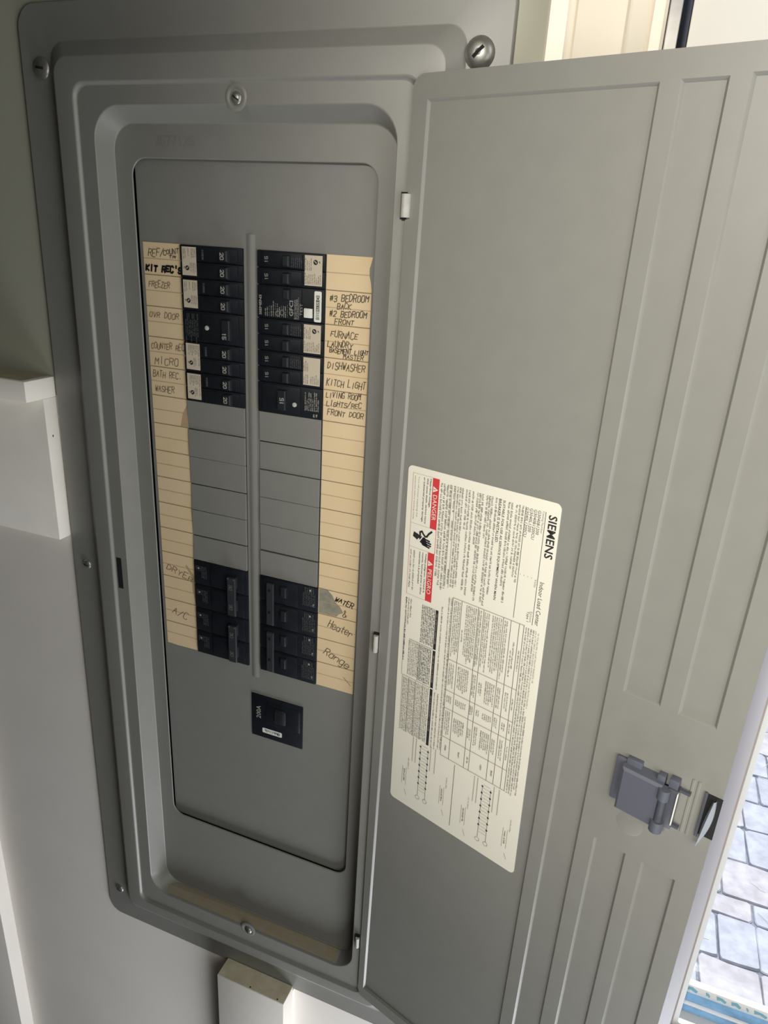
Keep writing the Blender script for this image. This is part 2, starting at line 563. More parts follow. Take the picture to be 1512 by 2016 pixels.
# ------------------------------------------------------------------ patio outside
GR = 70.0
gm = MB()
gm.box(-20, 160, GR + .25, GR + 4, 4.2, 300, M_SAND)
ground = gm.build('ground', kind='structure')
rows = [18.0, 24.2, 29.6, 35.2, 40.6, 44.9, 51.0, 54.2, 60.2, 66.6, 72.4, 78.6, 84.4, 90.8, 96.6, 103, 109.4]
cols_at = {40.6: [22.0, 27.8, 34.1, 40.2, 46.5], 44.9: [24.0, 29.9, 34.1, 38.5, 46.0], 51.0: [20.0, 26.0, 34.0, 40.5, 47],
           54.2: [21.0, 30.9, 36.8, 43.0, 52.0], 60.2: [24.5, 34.1, 38.8, 45.0], 66.6: [27.0, 34.2, 40.0, 48.5]}
for i in range(len(rows) - 1):
    z0, z1 = rows[i], rows[i + 1]
    xs = cols_at.get(z0)
    if not xs:
        xs = [18 + random.uniform(0, 4)]
    while xs[0] > 4:
        xs.insert(0, xs[0] - random.choice((4.2, 6.2, 8.6)))
    while xs[-1] < 80 + (z0 - 20) * .35:
        xs.append(xs[-1] + random.choice((4.2, 6.2, 6.2, 8.6)))
    for x0, x1 in zip(xs[:-1], xs[1:]):
        gp = 0.07
        a = random.uniform(.22, .4)

        def edge(inset, y):
            P = []
            X0, X1, Z0, Z1 = x0 + gp + inset, x1 - gp - inset, z0 + gp + inset, z1 - gp - inset
            for px, pz in ((X0 + a, Z0), ((X0 + X1) / 2, Z0), (X1 - a, Z0), (X1, Z0 + a), (X1, Z1 - a), (X1 - a, Z1), ((X0 + X1) / 2, Z1), (X0 + a, Z1), (X0, Z1 - a), (X0, Z0 + a)):
                P.append((px, y, pz))
            return P
        st = random.getstate()
        base = edge(0, GR + .4)
        jit = [(random.uniform(-.12, .12), random.uniform(-.16, .16)) for _ in base]
        J = lambda L: [(p[0] + j[0], p[1], p[2] + j[1]) for p, j in zip(L, jit)]
        pm = MB()
        pm.loops([J(base), J(edge(0, GR + .16)), J(edge(.10, GR + random.uniform(-.06, .06)))], random.choice((M_PAVE, M_PAVE, M_PAVE2)), cap=True)
        pm.build('paver', ground)
sm = MB()
for _ in range(26):
    x, z = random.uniform(26, 44), random.uniform(40, 84)
    P = [(x, z)]
    an = random.uniform(0, 6.28)
    for k in range(3):
        an += random.uniform(-.7, .7)
        P.append((P[-1][0] + math.cos(an) * .6, P[-1][1] + math.sin(an) * .6))
    for (p, q) in zip(P[:-1], P[1:]):
        sm.tube((p[0], GR - .12, p[1]), (q[0], GR - .12 - random.uniform(0, .1), q[1]), 0.02, M_STRAW, n=4)
so = sm.build('dry_straw', kind='stuff')
so['label'] = 'bits of dry straw scattered over the grey pavers'
so['category'] = 'straw'

# ------------------------------------------------------------------ breaker panel
PANEL = thing('breaker_panel', 'grey steel electrical panel with its door swung open, set in the wall', 'electrical panel', pt(0, 30.3, -0.6))
tb = MB()
tb.loops([rrect(-7.1, 7.1, -5.9, 29.8, .1, -0.62, 1), rrect(-7.1, 7.1, -5.9, 29.8, .1, 3.6, 1)], M_GREY, cap=True)
tb.build('enclosure', PANEL)
TR = [(-7.76, 7.68, -6.5, 30.76, 0.66, -0.60),
      (-7.72, 7.64, -6.46, 30.72, 0.64, -0.70),
      (-6.55, 6.52, -5.45, 29.80, 0.50, -0.70),
      (-6.22, 6.12, -5.00, 29.30, 0.50, -1.00),
      (-5.58, 5.50, -4.34, 28.80, 0.42, -1.00),
      (-5.50, 5.42, -4.27, 28.70, 0.40, -0.90),
      (-4.95, 4.92, -3.74, 27.90, 0.95, -0.90),
      (-4.74, 4.74, -3.38, 27.78, 0.80, -0.20),
      (-4.12, 4.17, -2.42, 23.60, 0.52, -0.20),
      (-4.12, 4.17, -2.42, 23.60, 0.52, -0.14),
      (-4.70, 4.70, -3.3, 27.70, 0.70, -0.14)]
tr = MB()
# the sheet is a shade wider at the foot than at the head on its left side
tr.loops([[(u - (.15 * (v - 10) / 20 if u < 0 and i < 7 else 0), v, w) for u, v, w in rrect(*r)] for i, r in enumerate(TR)], M_GREY)
tr.build('trim_frame', PANEL, bevel=0.075, angle=40)
# dust on the ledge, the hole for the latch tongue, stamped number
ds = MB()
ds.poly([(-4.3, 27.755, -0.26), (4.4, 27.755, -0.26), (4.62, 27.75, -0.5), (4.5, 27.86, -0.82), (-4.25, 27.86, -0.82), (-4.5, 27.74, -0.5)], M_DUST)
ds.build('dust', PANEL, 'tan dust lying on the bottom ledge')
sl = MB()
sl.rect(-5.45, -5.22, 11.22, 12.5, -0.906, M_DARK)
sl.build('latch_slot', PANEL)
st_ = MB()
st_.write('3677126', (-3.2, -2.78), 1.45, 0.24, M_PLATE, -0.206, wd=0.03)
st_.build('stamped_number', PANEL)

df = MB()
df.box(-4.16, 4.7, -2.46, 23.72, 0.0, 0.06, M_PLATE)
df.build('dead_front', PANEL)
rg = MB()
rg.loops([[(u, v, w) for u, w in ((-.17, 0.0), (-.10, -.022), (-.04, -.04), (.02, -.04), (.08, -.022), (.15, 0.0))] for v in (-.42, -.3, 15.3, 15.45)], M_PLATE, close=False)
rg.build('centre_rib', PANEL)
gp = MB()
for x0, x1 in ((-2.58, -.24), (.24, 2.58)):
    gp.rect(x0 + .02, x1 - .02, 0.0, 15.0, -0.0015, M_DARK)
gp.build('plate_gap', PANEL)
FP = {}
for side in (-1, 1):
    for k in range(6):
        f = MB()
        t = random.uniform(.012, .05)
        u0, u1 = (-2.56, -.285) if side < 0 else (.27, 2.53)
        b0, b1 = 5 + k + (random.choice((.012, .02, .035)) if k else .0), 6 + k - .003
        tl = (random.uniform(0, .045), random.uniform(0, .045))
        L0 = [(u0, b0, .0), (u1, b0, .0), (u1, b1, .0), (u0, b1, .0)]
        L1 = [(u0, b0, -.02 - t), (u1, b0, -.02 - t), (u1, b1, -.03 - tl[0]), (u0, b1, -.03 - tl[0])]
        f.loops([L0, L1], M_PLATE, cap=True)
        f.build('filler_plate', PANEL, bevel=0.012)

# directory labels with handwriting


def directory(side, entries):
    s = MB()
    a0, a1 = (-4.03, -2.57) if side < 0 else (2.58, 4.05)
    if side > 0:
        P = [(a0, 0), (a1, 0), (a1 - .05, .18), (a1 - .09, .3), (a1 - .09, .5), (a1 - .03, .72), (a1, .9), (a1, 15), (a0, 15)]
    else:
        P = [(a0, 0), (a1, 0), (a1, 15), (a1 - .02, 15), (a0 + .5, 15.02), (a0, 15)]
    s.poly([(x, y, -0.012) for x, y in P], M_PAPER)
    so_ = s.build('directory_label', PANEL, 'manila paper strip of circuit names, %s of the breakers' % ('left' if side < 0 else 'right'))
    r = MB()
    for v in range(1, 15):
        r.rect(a0, a1, v - .014, v + .014, -0.016, M_RULE)
    for v in range(0, 15):
        r.rect(a0, a1 - (.1 if v == 0 and side > 0 else 0), v + .49, v + .51, -0.016, M_RULE2)
    r.build('ruled_lines', so_)
    for (txt, x, y, ln, h, mt, wd, slope, jit) in entries:
        e = MB()
        e.write(txt, (x, y), ln, h * .86, mt, -0.02, slant=.18, ex=(math.cos(slope), math.sin(slope)), ey=(math.sin(slope), -math.cos(slope)), wd=wd * (.8 if mt is not M_MARK else .9), jit=jit)
        e.build('handwriting', so_)
    return so_


LEFT = [('REF/', -3.85, .42, .62, .27, M_INK, .026, 0, .25), ('COUNT', -3.25, .36, .62, .17, M_INK, .03, -.12, .3), ('TR', -3.05, .44, .3, .1, M_INK, .03, 0, .3),
        ('KIT REC\'S', -3.98, .88, 1.42, .22, M_MARK, .07, 0, .2),
        ('FREEZER', -3.9, 1.40, .85, .23, M_INKF, .026, -.02, .25),
        ('OVR DOOR', -3.95, 2.36, 1.2, .22, M_INKF, .026, 0, .25),
        ('COUNTER REC', -3.95, 3.40, 1.36, .23, M_INKF, .026, -.03, .25),
        ('MICRO', -3.85, 3.92, 1.0, .27, M_INKF, .028, -.03, .25),
        ('BATH REC.', -3.95, 4.36, 1.2, .23, M_INKF, .026, -.03, .25),
        ('WASHER', -3.9, 4.88, .82, .23, M_INKF, .026, -.03, .25),
        ('DRYER', -3.9, 11.70, 1.25, .27, M_INKF, .028, .27, .25),
        ('A/C', -3.75, 13.60, .75, .33, M_INKF, .026, .25, .2)]
RIGHT = [('#3 BEDROOM', 2.70, 1.32, 1.28, .22, M_INK, .03, -.06, .25), ('BACK', 2.95, 1.52, .48, .17, M_INK, .028, -.05, .25),
         ('#2 BEDROOM', 2.70, 1.76, 1.24, .2, M_INK, .03, -.03, .25), ('FRONT', 2.88, 1.98, .66, .17, M_INK, .028, -.05, .25),
         ('FURNACE', 2.76, 2.36, .92, .21, M_INK, .028, 0, .3),
         ('LAUNDRY', 2.66, 2.66, .86, .19, M_INK, .028, -.02, .25), ('BASEMENT LIGHT', 2.74, 2.84, 1.3, .16, M_INK, .03, -.03, .3), ('MASTER', 3.2, 2.98, .7, .14, M_INK, .026, -.02, .25),
         ('DISHWASHER', 2.68, 3.34, 1.28, .23, M_INK, .028, -.02, .25),
         ('KITCH LIGHT', 2.66, 3.88, 1.34, .25, M_INK, .028, -.03, .25),
         ('LIVING ROOM', 2.66, 4.24, 1.2, .19, M_INK, .028, -.04, .25), ('LIGHTS/REC', 2.68, 4.50, 1.22, .18, M_INK, .028, -.03, .25),
         ('FRONT DOOR', 2.72, 4.80, 1.26, .2, M_INK, .028, -.03, .25),
         ('WATER', 3.2, 11.35, .72, .22, M_MARK, .032, .25, .25), ('&', 3.5, 11.93, .2, .3, M_INK, .03, .1, .2),
         ('Heater', 2.95, 12.45, .98, .34, M_INK, .03, .22, .25),
         ('Range', 2.80, 13.60, 1.1, .36, M_INK, .03, .36, .25), ('/', 3.66, 14.35, .3, .35, M_INKF, .022, 1.6, 0)]
dl = directory(-1, LEFT)
dr = directory(1, RIGHT)
sg = MB()
P = [(2.60, 11.03), (2.92, 11.0), (3.12, 11.18), (3.25, 11.42), (3.42, 11.55), (3.55, 11.76), (3.38, 11.86), (3.3, 11.97), (2.60, 11.97)]
sg.poly([(x, y, -0.014) for x, y in P], M_STAIN)
sg.build('smudge', dr, 'grey smudge on the label beside the water heater breaker')
sg = MB()
sg.poly([(x, y, -0.014) for x, y in ((-2.60, 11.75), (-2.95, 11.35), (-3.0, 11.42), (-2.75, 11.8), (-2.72, 12.4), (-2.60, 12.9))], M_STAIN2)
sg.build('smudge', dl, 'brown smudge beside the dryer breaker')
sg = MB()
sg.poly([(x, y, -0.014) for x, y in ((-2.60, 5.2), (-2.78, 5.5), (-2.9, 5.98), (-2.6, 5.98))], M_STAIN2)
sg.build('smudge', dl, 'brown smudge below the last upper breaker')


# screws
def screw(u, v, w, r, ang, name='screw', slot=True, label=None):
    s = MB()
    s.lathe(u, v, [(r, w + .02), (r, w - r * .12), (r * .93, w - r * .26), (r * .75, w - r * .40), (r * .5, w - r * .49), (r * .22, w - r * .53), (0.01, w - r * .54)], M_ZINC)
    ca, sa = math.cos(ang), math.sin(ang)
    hw = r * .11
    def q(x, y, c):
        return (u + x * ca - y * sa, v + x * sa + y * ca, c)
    L = []
    for x in [r * .92 * k / 5 for k in range(-5, 6)]:
        d = w - r * .54 * (1 - (abs(x) / r) ** 2.6) - .012
        L.append([q(x, -hw, d), q(x, hw, d)])
    s.loops(L, M_DARK, close=False)
    s.lathe(u, v, [(r * .2, w - r * .545), (r * .17, w - r * .56), (0.01, w - r * .565)], M_ZINC, n=12)
    return s.build(name, PANEL, label)


screw(-6.78, -4.76, -0.70, 0.31, 0.15)
screw(6.86, -4.83, -0.70, 0.37, -0.75)
screw(-7.08, 11.95, -0.70, 0.20, 0.2)
screw(-7.16, 29.1, -0.70, 0.20, 0.4)
screw(6.86, 11.95, -0.70, 0.20, 0.9)
screw(6.86, 29.05, -0.70, 0.20, 0.2)
for (u, v, a) in ((0.12, -3.92, 0.6), (0.0, 27.93, 1.3)):
    d = MB()
    d.lathe(u, v, [(0.36, -0.895), (0.31, -0.918), (0.25, -0.916), (0.20, -0.90), (0.19, -0.89)], M_GREY)
    d.build('screw_cup', PANEL)
    screw(u + .03, v + .03, -0.90, 0.165, a)

# ------------------------------------------------------------------ panel door, hinged at the right
TH = math.radians(16.0)
HU, HW = 5.3, -1.0


def xd(s, v, c):
    return (HU + s * math.cos(TH) + c * math.sin(TH), v, HW - s * math.sin(TH) + c * math.cos(TH))


SW, DV_0, DV_1 = 10.75, -4.36, 28.78
d = MB(xd)
RIM = -0.0
DEP = 0.075
cut = [(0.46, 6.16, -3.80, 28.25), (6.58, 7.50, -3.82, 28.25), (7.90, 8.86, -3.85, 10.10), (9.30, 10.21, -3.86, 10.10), (7.95, 8.86, 15.0, 28.25), (9.30, 10.21, 15.0, 28.25)]
# rim sheet as a grid with the recessed fields left out, then each field as a shallow pressed pan
xs = sorted({0.0, SW} | {c[0] for c in cut} | {c[1] for c in cut})
ys = sorted({DV_0, DV_1} | {c[2] for c in cut} | {c[3] for c in cut})
def xg(s, v, c):
    if 0.2 < s < 1.0:
        s -= 0.20 * (v + 3.8) / 32.0
    return xd(s, v, c)


G = MB(xg)
idx = {}
pts_, fcs = [], []


def gi(x, y):
    if (x, y) not in idx:
        idx[(x, y)] = len(pts_)
        pts_.append((x, y, RIM))
    return idx[(x, y)]


R0 = 0.36


def rim_corner(x1, yin, yout, sg):
    ids = [gi(0.0, yin), gi(x1, yin), gi(x1, yout)]
    for k in range(7):
        t = math.pi / 2 * k / 6
        pts_.append((R0 - R0 * math.sin(t), yout + sg * (R0 - R0 * math.cos(t)), RIM))
        ids.append(len(pts_) - 1)
    fcs.append(tuple(ids))


for x0, x1 in zip(xs[:-1], xs[1:]):
    for y0, y1 in zip(ys[:-1], ys[1:]):
        cx, cy = (x0 + x1) / 2, (y0 + y1) / 2
        if any(c[0] < cx < c[1] and c[2] < cy < c[3] for c in cut):
            continue
        if x0 == 0.0 and y0 == DV_0:
            rim_corner(x1, y1, DV_0, 1)
        elif x0 == 0.0 and y1 == DV_1:
            rim_corner(x1, y0, DV_1, -1)
        else:
            fcs.append((gi(x0, y0), gi(x1, y0), gi(x1, y1), gi(x0, y1)))
G.add(pts_, fcs, M_GREY)
for (a0, a1, b0, b1) in cut:
    A = [(a0, b0, RIM), (a1, b0, RIM), (a1, b1, RIM), (a0, b1, RIM)]
    t = 0.062
    B = [(a0 + .012, b0 + .012, RIM + .01), (a1 - .012, b0 + .012, RIM + .01), (a1 - .012, b1 - .012, RIM + .01), (a0 + .012, b1 - .012, RIM + .01)]
    Cc = [(a0 + t, b0 + t, RIM + DEP), (a1 - t, b0 + t, RIM + DEP), (a1 - t, b1 - t, RIM + DEP), (a0 + t, b1 - t, RIM + DEP)]
    G.loops([A, B, Cc], M_GREY, cap=True)
# back of the sheet and the folded outer edge
bk = rrect(0, SW, DV_0, DV_1, R0, 0.0, 6)
bk2 = [(x, y, .12) for x, y, _ in bk]
G.xf = xd
G.loops([bk, bk2], M_GREY, cap=True)
DOOR = G.build('panel_door', PANEL, 'grey steel panel door standing open with pressed ribs', angle=15)

for hu, v0, v1, r in ((5.32, -1.64, -1.07, .13), (5.20, 11.66, 12.28, .085), (5.17, 25.6, 26.1, .08)):
    h = MB()
    h.tube((hu, v0, -1.04), (hu, v1, -1.04), r, M_HINGE)
    h.build('hinge', DOOR, 'pale worn hinge knuckle')
    h = MB()
    h.box(hu - r - .03, hu + r * .7, v0 - .05, v1 + .05, -1.012, -.9, M_DARK)
    h.build('hinge_notch', DOOR)

# latch
lm = MB(xd)
lm.box(8.12, 8.42, 11.95, 13.35, -0.10, RIM, M_LATCH, bev=.03)
lm.build('latch_plate', DOOR)
lm = MB(xd)
lm.loops([[(8.36, 12.0, 0), (9.42, 12.0, 0), (9.42, 13.42, 0), (8.36, 13.42, 0)],
          [(8.36, 12.05, -.30), (9.42, 12.05, -.34), (9.42, 13.40, -.34), (8.36, 13.40, -.30)],
          [(8.42, 12.12, -.36), (9.38, 12.12, -.40), (9.38, 13.36, -.40), (8.42, 13.36, -.36)]], M_LATCH, cap=True)
lm.box(8.40, 8.80, 11.84, 12.1, -.16, 0, M_LATCH, bev=.02)
lm.box(9.22, 9.42, 11.88, 12.1, -.22, 0, M_LATCH, bev=.02)
lm.build('latch_body', DOOR, 'blue grey plastic latch body')
lm = MB(xd)
lm.tube((9.48, 12.10, -.36), (9.48, 12.42, -.36), .15, M_LATCH)
lm.tube((9.48, 13.12, -.36), (9.48, 13.45, -.36), .17, M_LATCH)
lm.tube((9.48, 12.42, -.36), (9.48, 13.12, -.36), .10, M_LATCH2)
lm.tube((9.42, 12.4, -.40), (9.42, 13.14, -.40), .025, M_ZINC, n=6)
lm.build('latch_spring_barrel', DOOR)
lm = MB(xd)
lm.box(9.55, 9.80, 12.08, 13.30, -.30, 0, M_LATCH2, bev=.02)
lm.box(9.52, 9.76, 11.84, 12.14, -.24, 0, M_LATCH, bev=.02)
lm.box(9.785, 9.81, 12.12, 13.12, -.33, -.24, M_WHITE)
lm.box(9.80, 10.06, 12.02, 12.10, -.24, -.14, M_LATCH2)
lm.box(9.80, 9.98, 13.14, 13.22, -.24, -.14, M_LATCH2)
lm.build('latch_bracket', DOOR)
lm = MB(xd)
for x in (10.03, 10.17):
    lm.loops([[(x - .045, v, 0), (x - .02, v, -.018), (x + .02, v, -.018), (x + .045, v, 0)] for v in (11.72, 13.42)], M_GREY, close=False)
lm.build('pressed_groove', DOOR)
lm = MB(xd)
lm.box(10.36, 10.77, 11.93, 13.22, -.02, .0, M_DARK)
lm.box(10.34, 10.42, 11.9, 13.3, -.06, 0, M_LATCH2, bev=.01)
lm.build('catch_plate', DOOR)
lm = MB(xd)
L = []
for i in range(11):
    t = i / 10
    v = 12.02 + 1.5 * t
    b = .11 * math.sin(math.pi * min(1, .08 + t * .9)) + .015
    c0 = 10.60 - .15 * t
    L.append([(c0 - b * .4, v, -.03), (c0, v, -.15 - .04 * math.sin(math.pi * t)), (c0 + b, v, -.08), (c0 + b * 1.05, v, -.03)])
lm.loops(L, M_STEEL, close=False)
lm.build('catch_tongue', DOOR, 'bright curved metal catch')
lm = MB(xd)
L0 = [(8.78 + .36 * math.cos(t), 13.98 + .36 * math.sin(t), -.0) for t in [i * math.pi / 12 for i in range(24)]]
L1 = [(8.78 + .33 * math.cos(t), 13.98 + .33 * math.sin(t), -.007) for t in [i * math.pi / 12 for i in range(24)]]
lm.loops([L0, L1], M_GREY, cap=True)
lm.build('pressed_knockout', DOOR)

# warning label on the door: X runs down the door, Y towards its free edge
S0, V0 = 0.64, 5.62


def xl(X, Y, c):
    """the label was stuck on a touch askew and slightly stretched."""
    return xd(S0 + X * 0.017 + Y * (1 + .0012 * X), V0 - .008 * Y + X * (12.22 + .054 * Y) / 12.42, RIM + DEP + c)


LX, LY = ((1, 0), (0, 1))
lb = MB(xl)
lb.loops([rrect(0, 12.42, 0, 4.84, .16, -.001, 5), rrect(0, 12.42, 0, 4.84, .16, -.012, 5)], M_LABEL, cap=True)
K = dict(ex=LX, ey=LY)
C1, C2 = -.017, -.022


def hl(x0, x1, y, mt=M_PRINT, t=.014):
    lb.rect(x0, x1, y - t / 2, y + t / 2, C1, mt)


def vl(x, y0, y1, mt=M_PRINT3, t=.03):
    lb.rect(x - t / 2, x + t / 2, y0, y1, C1, mt)


lb.text('SIEMENS', (0.36, 4.52), 1.22, .24, M_PRINT, C1, bold=.018, **K)
lb.text('Indoor Load Center', (2.30, 4.50), 1.32, .13, M_PRINT, C1, **K)
hl(.31, 3.65, 4.43)
hl(.31, 3.64, 3.85)
lb.text('Catalog Number', (.31, 4.32), .63, .08, M_PRINT2, C1, **K)
lb.text('Volts', (2.27, 4.34), .24, .07, M_PRINT2, C1, **K)
lb.text('Enclosure', (3.26, 4.33), .33, .07, M_PRINT2, C1, **K)
lb.text('Type 1', (3.28, 4.22), .32, .09, M_PRINT, C1, **K)
for i, (tx, ln) in enumerate((('G3040B1200', .68), ('G3040B1200CU', .85), ('G3040L1200', .67), ('G3040L1200CU', .84))):
    lb.text(tx, (.32, 4.21 - i * .115), ln, .085, M_PRINT, C1, **K)
    hl(2.25, 2.28, 4.25 - i * .115, M_PRINT2)
for (y, x0, x1) in ((3.74, .31, 2.6), (3.65, .31, 2.45), (3.56, .33, 2.25)):
    lb.bars((x0, y), x1 - x0, .06, M_PRINT2, C1, **K)
for (y, x1) in ((3.42, 3.34), (3.33, 2.84)):
    lb.bars((.31, y), x1 - .3, .065, M_PRINT2, C1, **K)
lb.text('SUITABLE FOR USE AS SERVICE EQUIPMENT WHEN MAIN', (.30, 3.16), 3.02, .085, M_PRINT, C1, bold=.01, **K)
lb.text('BREAKER IS INSTALLED.', (.29, 3.04), 1.3, .085, M_PRINT, C1, bold=.01, **K)
for (y, x1) in ((2.94, 3.3), (2.81, 3.66), (2.73, 3.6), (2.65, 1.6), (2.51, 3.64), (2.43, 3.36), (2.35, 1.9), (2.21, 3.58), (2.09, 3.45), (2.00, 1.5)):
    lb.bars((.29, y), x1 - .29, .065, M_PRINT2, C1, **K)
for (y, x0, x1) in ((1.87, .28, 3.4), (1.79, .28, 3.46), (1.71, .28, 3.46), (1.60, .28, 1.1), (1.60, 1.35, 2.0), (1.60, 2.9, 3.4), (1.47, .28, 3.60), (1.37, .3, 3.70), (1.26, .3, 3.60), (1.16, .3, 3.31)):
    lb.bars((x0, y), x1 - x0, .07 if y < 1.5 else .058, M_PRINT2, C1, **K)
hl(.28, 3.5, 1.66, M_PRINT2)
hl(.28, 3.5, 1.54, M_PRINT2)
# danger box
lb.rect(.21, 1.80, .88, 1.11, C1, M_RED)
lb.rect(2.58, 4.22, .88, 1.11, C1, M_RED)
for x0 in (.46, 2.84):
    lb.poly([(x0, .91, C2), (x0 + .19, .91, C2), (x0 + .095, 1.08, C2)], M_LABEL)
    lb.poly([(x0 + .08, .93, C2 - .003), (x0 + .11, .93, C2 - .003), (x0 + .1, 1.02, C2 - .003), (x0 + .09, 1.02, C2 - .003)], M_RED)
lb.text('DANGER', (.72, .92), .80, .14, M_LABEL, C2, **K)
lb.text('PELIGRO', (3.12, .92), .84, .14, M_LABEL, C2, **K)
hl(.21, 4.22, .19, M_PINK)
hl(1.80, 2.58, 1.11, M_RED)
vl(.21, .19, .88, M_PRINT3, .012)
vl(1.80, .19, .88, M_PRINT3, .012)
vl(2.58, .19, .88, M_PRINT3, .012)
vl(4.22, .19, .88, M_PRINT3, .012)
lb.text('Hazardous voltage.', (.27, .77), .9, .075, M_PRINT, C1, bold=.012, **K)
lb.text('Will cause death, serious injury', (.27, .66), 1.45, .075, M_PRINT, C1, bold=.012, **K)
lb.text('or substantial property damage.', (.27, .55), 1.42, .075, M_PRINT, C1, bold=.012, **K)
lb.text('Turn off power supplying this', (.29, .36), 1.28, .06, M_PRINT2, C1, **K)
lb.text('equipment before working inside.', (.29, .24), 1.40, .06, M_PRINT2, C1, **K)
lb.text('Voltaje peligroso. Causará la', (2.66, .77), 1.32, .075, M_PRINT, C1, bold=.012, **K)
lb.text('muerte, lesiones graves o daños', (2.66, .66), 1.42, .075, M_PRINT, C1, bold=.012, **K)
lb.text('materiales a la propiedad.', (2.66, .55), 1.1, .075, M_PRINT, C1, bold=.012, **K)
lb.bars((2.68, .36), 1.4, .06, M_PRINT2, C1, **K)
lb.bars((2.68, .24), 1.34, .06, M_PRINT2, C1, **K)
# shock symbol: cable, hand and spark
cab = [(1.90, .96), (2.0, .86), (2.1, .80), (2.12, .74), (2.04, .66), (1.98, .62), (2.02, .55), (2.12, .56)]
lb.strip(cab, .06, M_PRINT, C1)
lb.poly([(2.06, .33, C1), (2.22, .30, C1), (2.30, .46, C1), (2.26, .60, C1), (2.16, .60, C1), (2.10, .48, C1)], M_PRINT)
lb.poly([(2.14, .58, C1), (2.34, .56, C1), (2.42, .70, C1), (2.40, .84, C1), (2.16, .74, C1)], M_PRINT)
for i, (yy, ln) in enumerate(((.0, .30), (.07, .36), (.14, .36), (.20, .30))):
    lb.strip([(2.19 + yy, .66), (2.23 + yy * 1.05, .66 + ln * .8)], .055, M_PRINT, C1)
lb.strip([(2.36, .44), (2.24, .52), (2.30, .56), (2.14, .66)], .03, M_LABEL, C2)
# notes at the left edge
for (y, x0, x1) in ((.36, 4.36, 5.05), (.27, 4.36, 5.35), (.18, 4.36, 6.7)):
    lb.bars((x0, y), x1 - x0, .055, M_PRINT2 if y > .2 else M_PRINT, C1, **K)
# black bar table
lb.rect(4.39, 9.45, 1.30, 1.40, C1, M_PRINT)
for x in (5.80, 7.22):
    lb.rect(x - .02, x + .02, 1.30, 1.40, C2, M_LABEL)
for x0, x1 in ((4.5, 5.6), (6.0, 7.0), (7.5, 8.9)):
    lb.bars((x0, 1.325), x1 - x0, .05, M_PRINT2, C2, **K)
for i in range(8):
    y = .80 + i * .062
    lb.bars((4.39, y), 1.36, .045, M_PRINT, C1, **K)
    lb.bars((5.84, y - .03), 1.34, .045, M_PRINT, C1, **K)
for i in range(16):
    y = .25 + i * .064
    if i < 8:
        lb.bars((5.84, y + .14), 1.30, .045, M_PRINT2, C1, **K)
    lb.bars((7.28, y), 1.18, .045, M_PRINT2, C1, **K)
    lb.bars((8.50, y), .92, .045, M_PRINT2, C1, **K)
for y in (.22, .48, .74, 1.02):
    hl(7.24, 9.40, y, M_PRINT2)
vl(7.22, .22, 1.3, M_PRINT3)
vl(8.46, .22, 1.3, M_PRINT3)
vl(5.80, .4, 1.3, M_PRINT3)
hl(5.3, 7.24, .18, M_PRINT2)
for (y, x0, x1) in ((1.50, 4.2, 7.2), (1.46, 7.3, 9.5), (1.58, 7.3, 9.5), (1.72, 3.8, 9.4)):
    lb.bars((x0, y), x1 - x0, .05, M_PRINT2, C1, **K)
lb.bars((3.78, 1.81), 5.6, .05, M_PRINT2, C1, **K)
# big table
TY = [1.87, 2.08, 2.30, 2.70, 2.90, 3.14, 3.44, 3.66, 3.78, 4.06, 4.20]
TX = [3.75, 5.88, 7.0, 7.66, 8.76, 9.52]
for x in TX:
    vl(x, TY[0], 4.22, M_PRINT3, .03)
for y in (1.87, 2.18, 2.74, 2.92, 3.56, 3.80, 4.06, 4.20):
    hl(TX[0], TX[-1], y, M_PRINT, .014)
for (y0, y1, st, mt) in ((1.92, 2.16, .062, M_PRINT2), (2.34, 2.72, .062, M_PRINT2), (2.76, 2.9, .062, M_PRINT2), (2.95, 3.54, .066, M_PRINT2), (3.6, 3.78, .066, M_PRINT2)):
    y = y0
    while y < y1 - .05:
        if 3.14 > y or y > 3.2:
            lb.bars((3.82, y), random.uniform(1.7, 2.0), .046, mt, C1, **K)
        y += st
for (y, x, ln) in ((2.24, 4.7, .45), (3.93, 4.4, .9), (3.86, 4.7, .9), (4.11, 4.6, .7)):
    lb.bars((x, y), ln, .05, M_PRINT2, C1, **K)
for col, (x0, x1) in enumerate(((5.95, 6.95), (7.05, 7.6), (7.72, 8.7))):
    for (y0, y1) in ((1.92, 2.1), (2.24, 2.64), (2.76, 2.9), (2.98, 3.1), (3.2, 3.5), (3.6, 3.76), (3.86, 4.02), (4.1, 4.18)):
        y = y0
        w = random.uniform(.45, .95) * (x1 - x0)
        while y < y1 - .03:
            xx = x0 + (x1 - x0 - w) / 2
            lb.bars((xx, y), w * random.uniform(.8, 1), .046, M_PRINT2, C1, **K)
            y += .066
for y in (2.0, 2.5, 2.82, 3.3, 3.68):
    lb.bars((9.05, y), .26, .06, M_PRINT2, C1, **K)
for i in range(6):
    lb.bars((3.78 + (0 if i < 5 else .05), 4.25 + i * .075), (5.8, 5.78, 5.8, 5.5, 2.0, 1.0)[i] if i < 4 else (2.6, 1.6)[i - 4], .05, M_PRINT2 if i < 4 else M_PRINT3, C1, **K)
lb.bars((6.6, 4.55), 2.9, .05, M_PRINT2, C1, **K)
